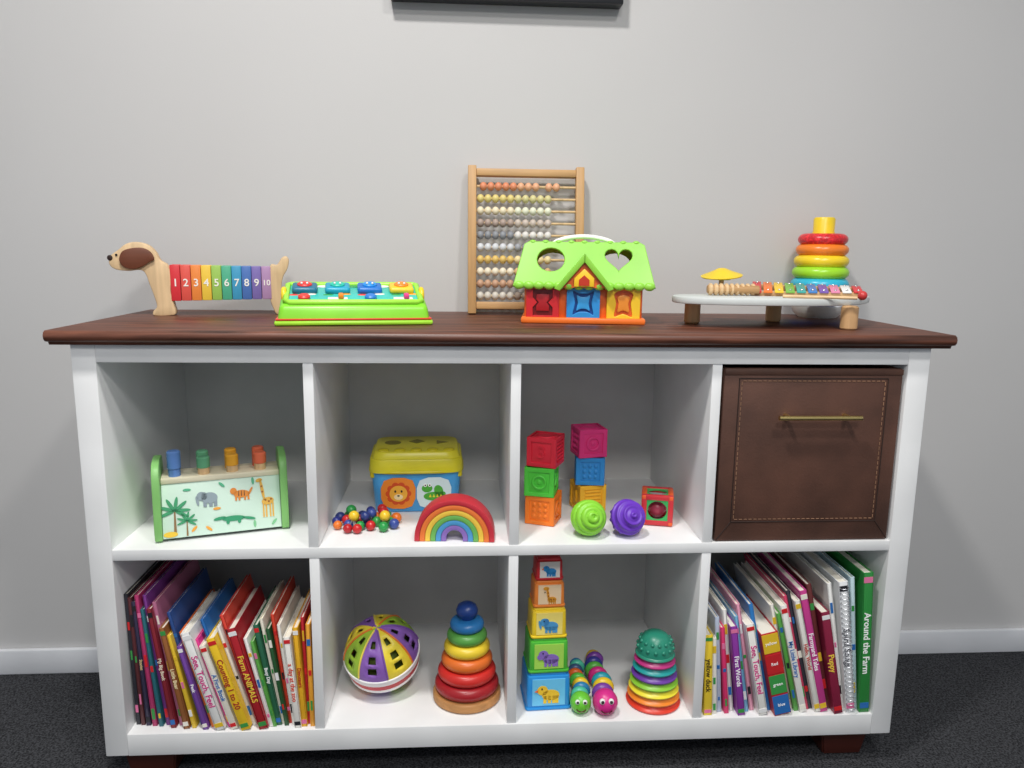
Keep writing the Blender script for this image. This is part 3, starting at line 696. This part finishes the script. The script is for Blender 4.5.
# ------------------------------------------------------------------ caterpillars
def cat(name,loc,rz,cols,head,n,r):
    g=grp(name,loc,R2(rz)); y=.0
    sph(g,'head',(0,0,r*1.12),r*1.12,PL(head))
    for s in (-1,1):
        sph(g,f'eye_white_{s}',(s*r*.38,-r*.85,r*1.65),r*.26,wh,u=14,v=10); sph(g,f'pupil_{s}',(s*r*.38,-r*1.05,r*1.70),r*.14,PL('151515'),u=10,v=8)
    tube(g,'smile',[(r*.5*math.cos(t),-r*1.03,r*1.05+r*.42*math.sin(t)) for t in [R2(200+14*j) for j in range(11)]],.0012,PL('5A1020'),seg=6)
    y=r*1.0
    for i in range(n):
        rr_=r*(1.0-.02*i); xx=.005*math.sin(i*1.1)
        torus(g,f'segment_{i+1}',(xx,y+r*.45,rr_),rr_*.55,rr_*.45,PL(cols[i%len(cols)]),(R2(90),0,0),seg=28,ms=12)
        torus(g,f'collar_{i+1}',(xx,y+r*.9,rr_),rr_*.45,rr_*.26,PL(cols[(i+2)%len(cols)]),(R2(90),0,0),seg=24,ms=8)
        y+=r*.98
    tube(g,'spine_core',[(0,0,r),(0,y,r*.8)],r*.4,PL('404048'),seg=12)
    sph(g,'tail',(0,y,r*.85),r*.75,PL(cols[1]))
cat('caterpillar_toy',(.887,.032,z4+.001),-5,['4FC0A0','2A7FB0','E8C42E','5AC848','E86A2A','3A5A80'],'6CC83A',7,.0185)
cat('caterpillar_toy',(.934,.026,z4+.001),-2,['7A3FA0','E8C42E','2A9FB0','E0308A','5AB848','3A3A90'],'D8308A',7,.022)

# ------------------------------------------------------------------ stacking bowls
sb=grp('stacking_bowls',(1.039,.066,z4+.0008))
zz=0; cc_=['DE3E2A','F08A2A','F0E03A','8CCB3A','6A3A9E','1F9A9A','B8307A']
R=.0535
for i,col in enumerate(cc_):
    h=.0145
    lathe(sb,f'bowl_{i+1}',(0,0,zz),[(0,0),(R-.002,0),(R,.0015),(R+.0005,.004),(R-.003,.006),(R-.006,.009),(R-.009,h+.002),(0,h+.002)],PL(col),ang=50)
    zz+=h; R-=.0022
R+=.001
lathe(sb,'bowl_dome',(0,0,zz),[(0,0),(R-.001,0),(R,.002),(R-.0015,.005)]+[((R-.003)*math.cos(t)**.8 if t<1.57 else 0,.006+.042*math.sin(t)) for t in [R2(9*j) for j in range(10)]]+[(0,.048)],PL('2A8A72'),ang=50)
for row,(rr_,zq) in enumerate([(.0345,.018),(.030,.031)]):
    for i in range(14):
        a=2*math.pi*(i+.5*row)/14; sph(sb,f'dome_stud_{row}_{i}',(rr_*math.cos(a),rr_*math.sin(a),zz+zq),.004,PL('2A8A72'),u=10,v=8)

# ------------------------------------------------------------------ lights
def ceil_light(name,x,y,e,sz=.5,col=(1,.975,.945)):
    g=grp(name,(x,y,2.6))
    cyl(g,'housing',(0,0,-.03),sz/2+.02,.03,M('EDEDED',.4),bev=.004)
    l=bpy.data.lights.new(name+'_lamp','AREA'); l.shape='DISK'; l.size=sz; l.energy=e; l.color=col
    o=bpy.data.objects.new('lamp',l); COL.objects.link(o); o.parent=g; o.location=(0,0,-.035)
ceil_light('ceiling_light',.35,-.70,32,.20)
ceil_light('ceiling_light',1.3,-1.3,20,.25)
ceil_light('ceiling_light',.7,-2.4,44,.6)
w=bpy.data.worlds.new('W'); S.world=w; w.use_nodes=True
w.node_tree.nodes['Background'].inputs[0].default_value=(.84,.91,1,1); w.node_tree.nodes['Background'].inputs[1].default_value=.48

# ------------------------------------------------------------------ camera
cam=bpy.data.cameras.new('camera'); co=bpy.data.objects.new('camera',cam); COL.objects.link(co)
cam.sensor_width=36; cam.lens=765.3074/1024*36; cam.clip_start=.02
co.matrix_world=Matrix.Translation((.65447,-1.31732,1.00171))@Matrix.Rotation(-.06689,4,'Z')@Matrix.Rotation(math.pi/2-.175,4,'X')@Matrix.Rotation(.0129,4,'Z')
S.camera=co
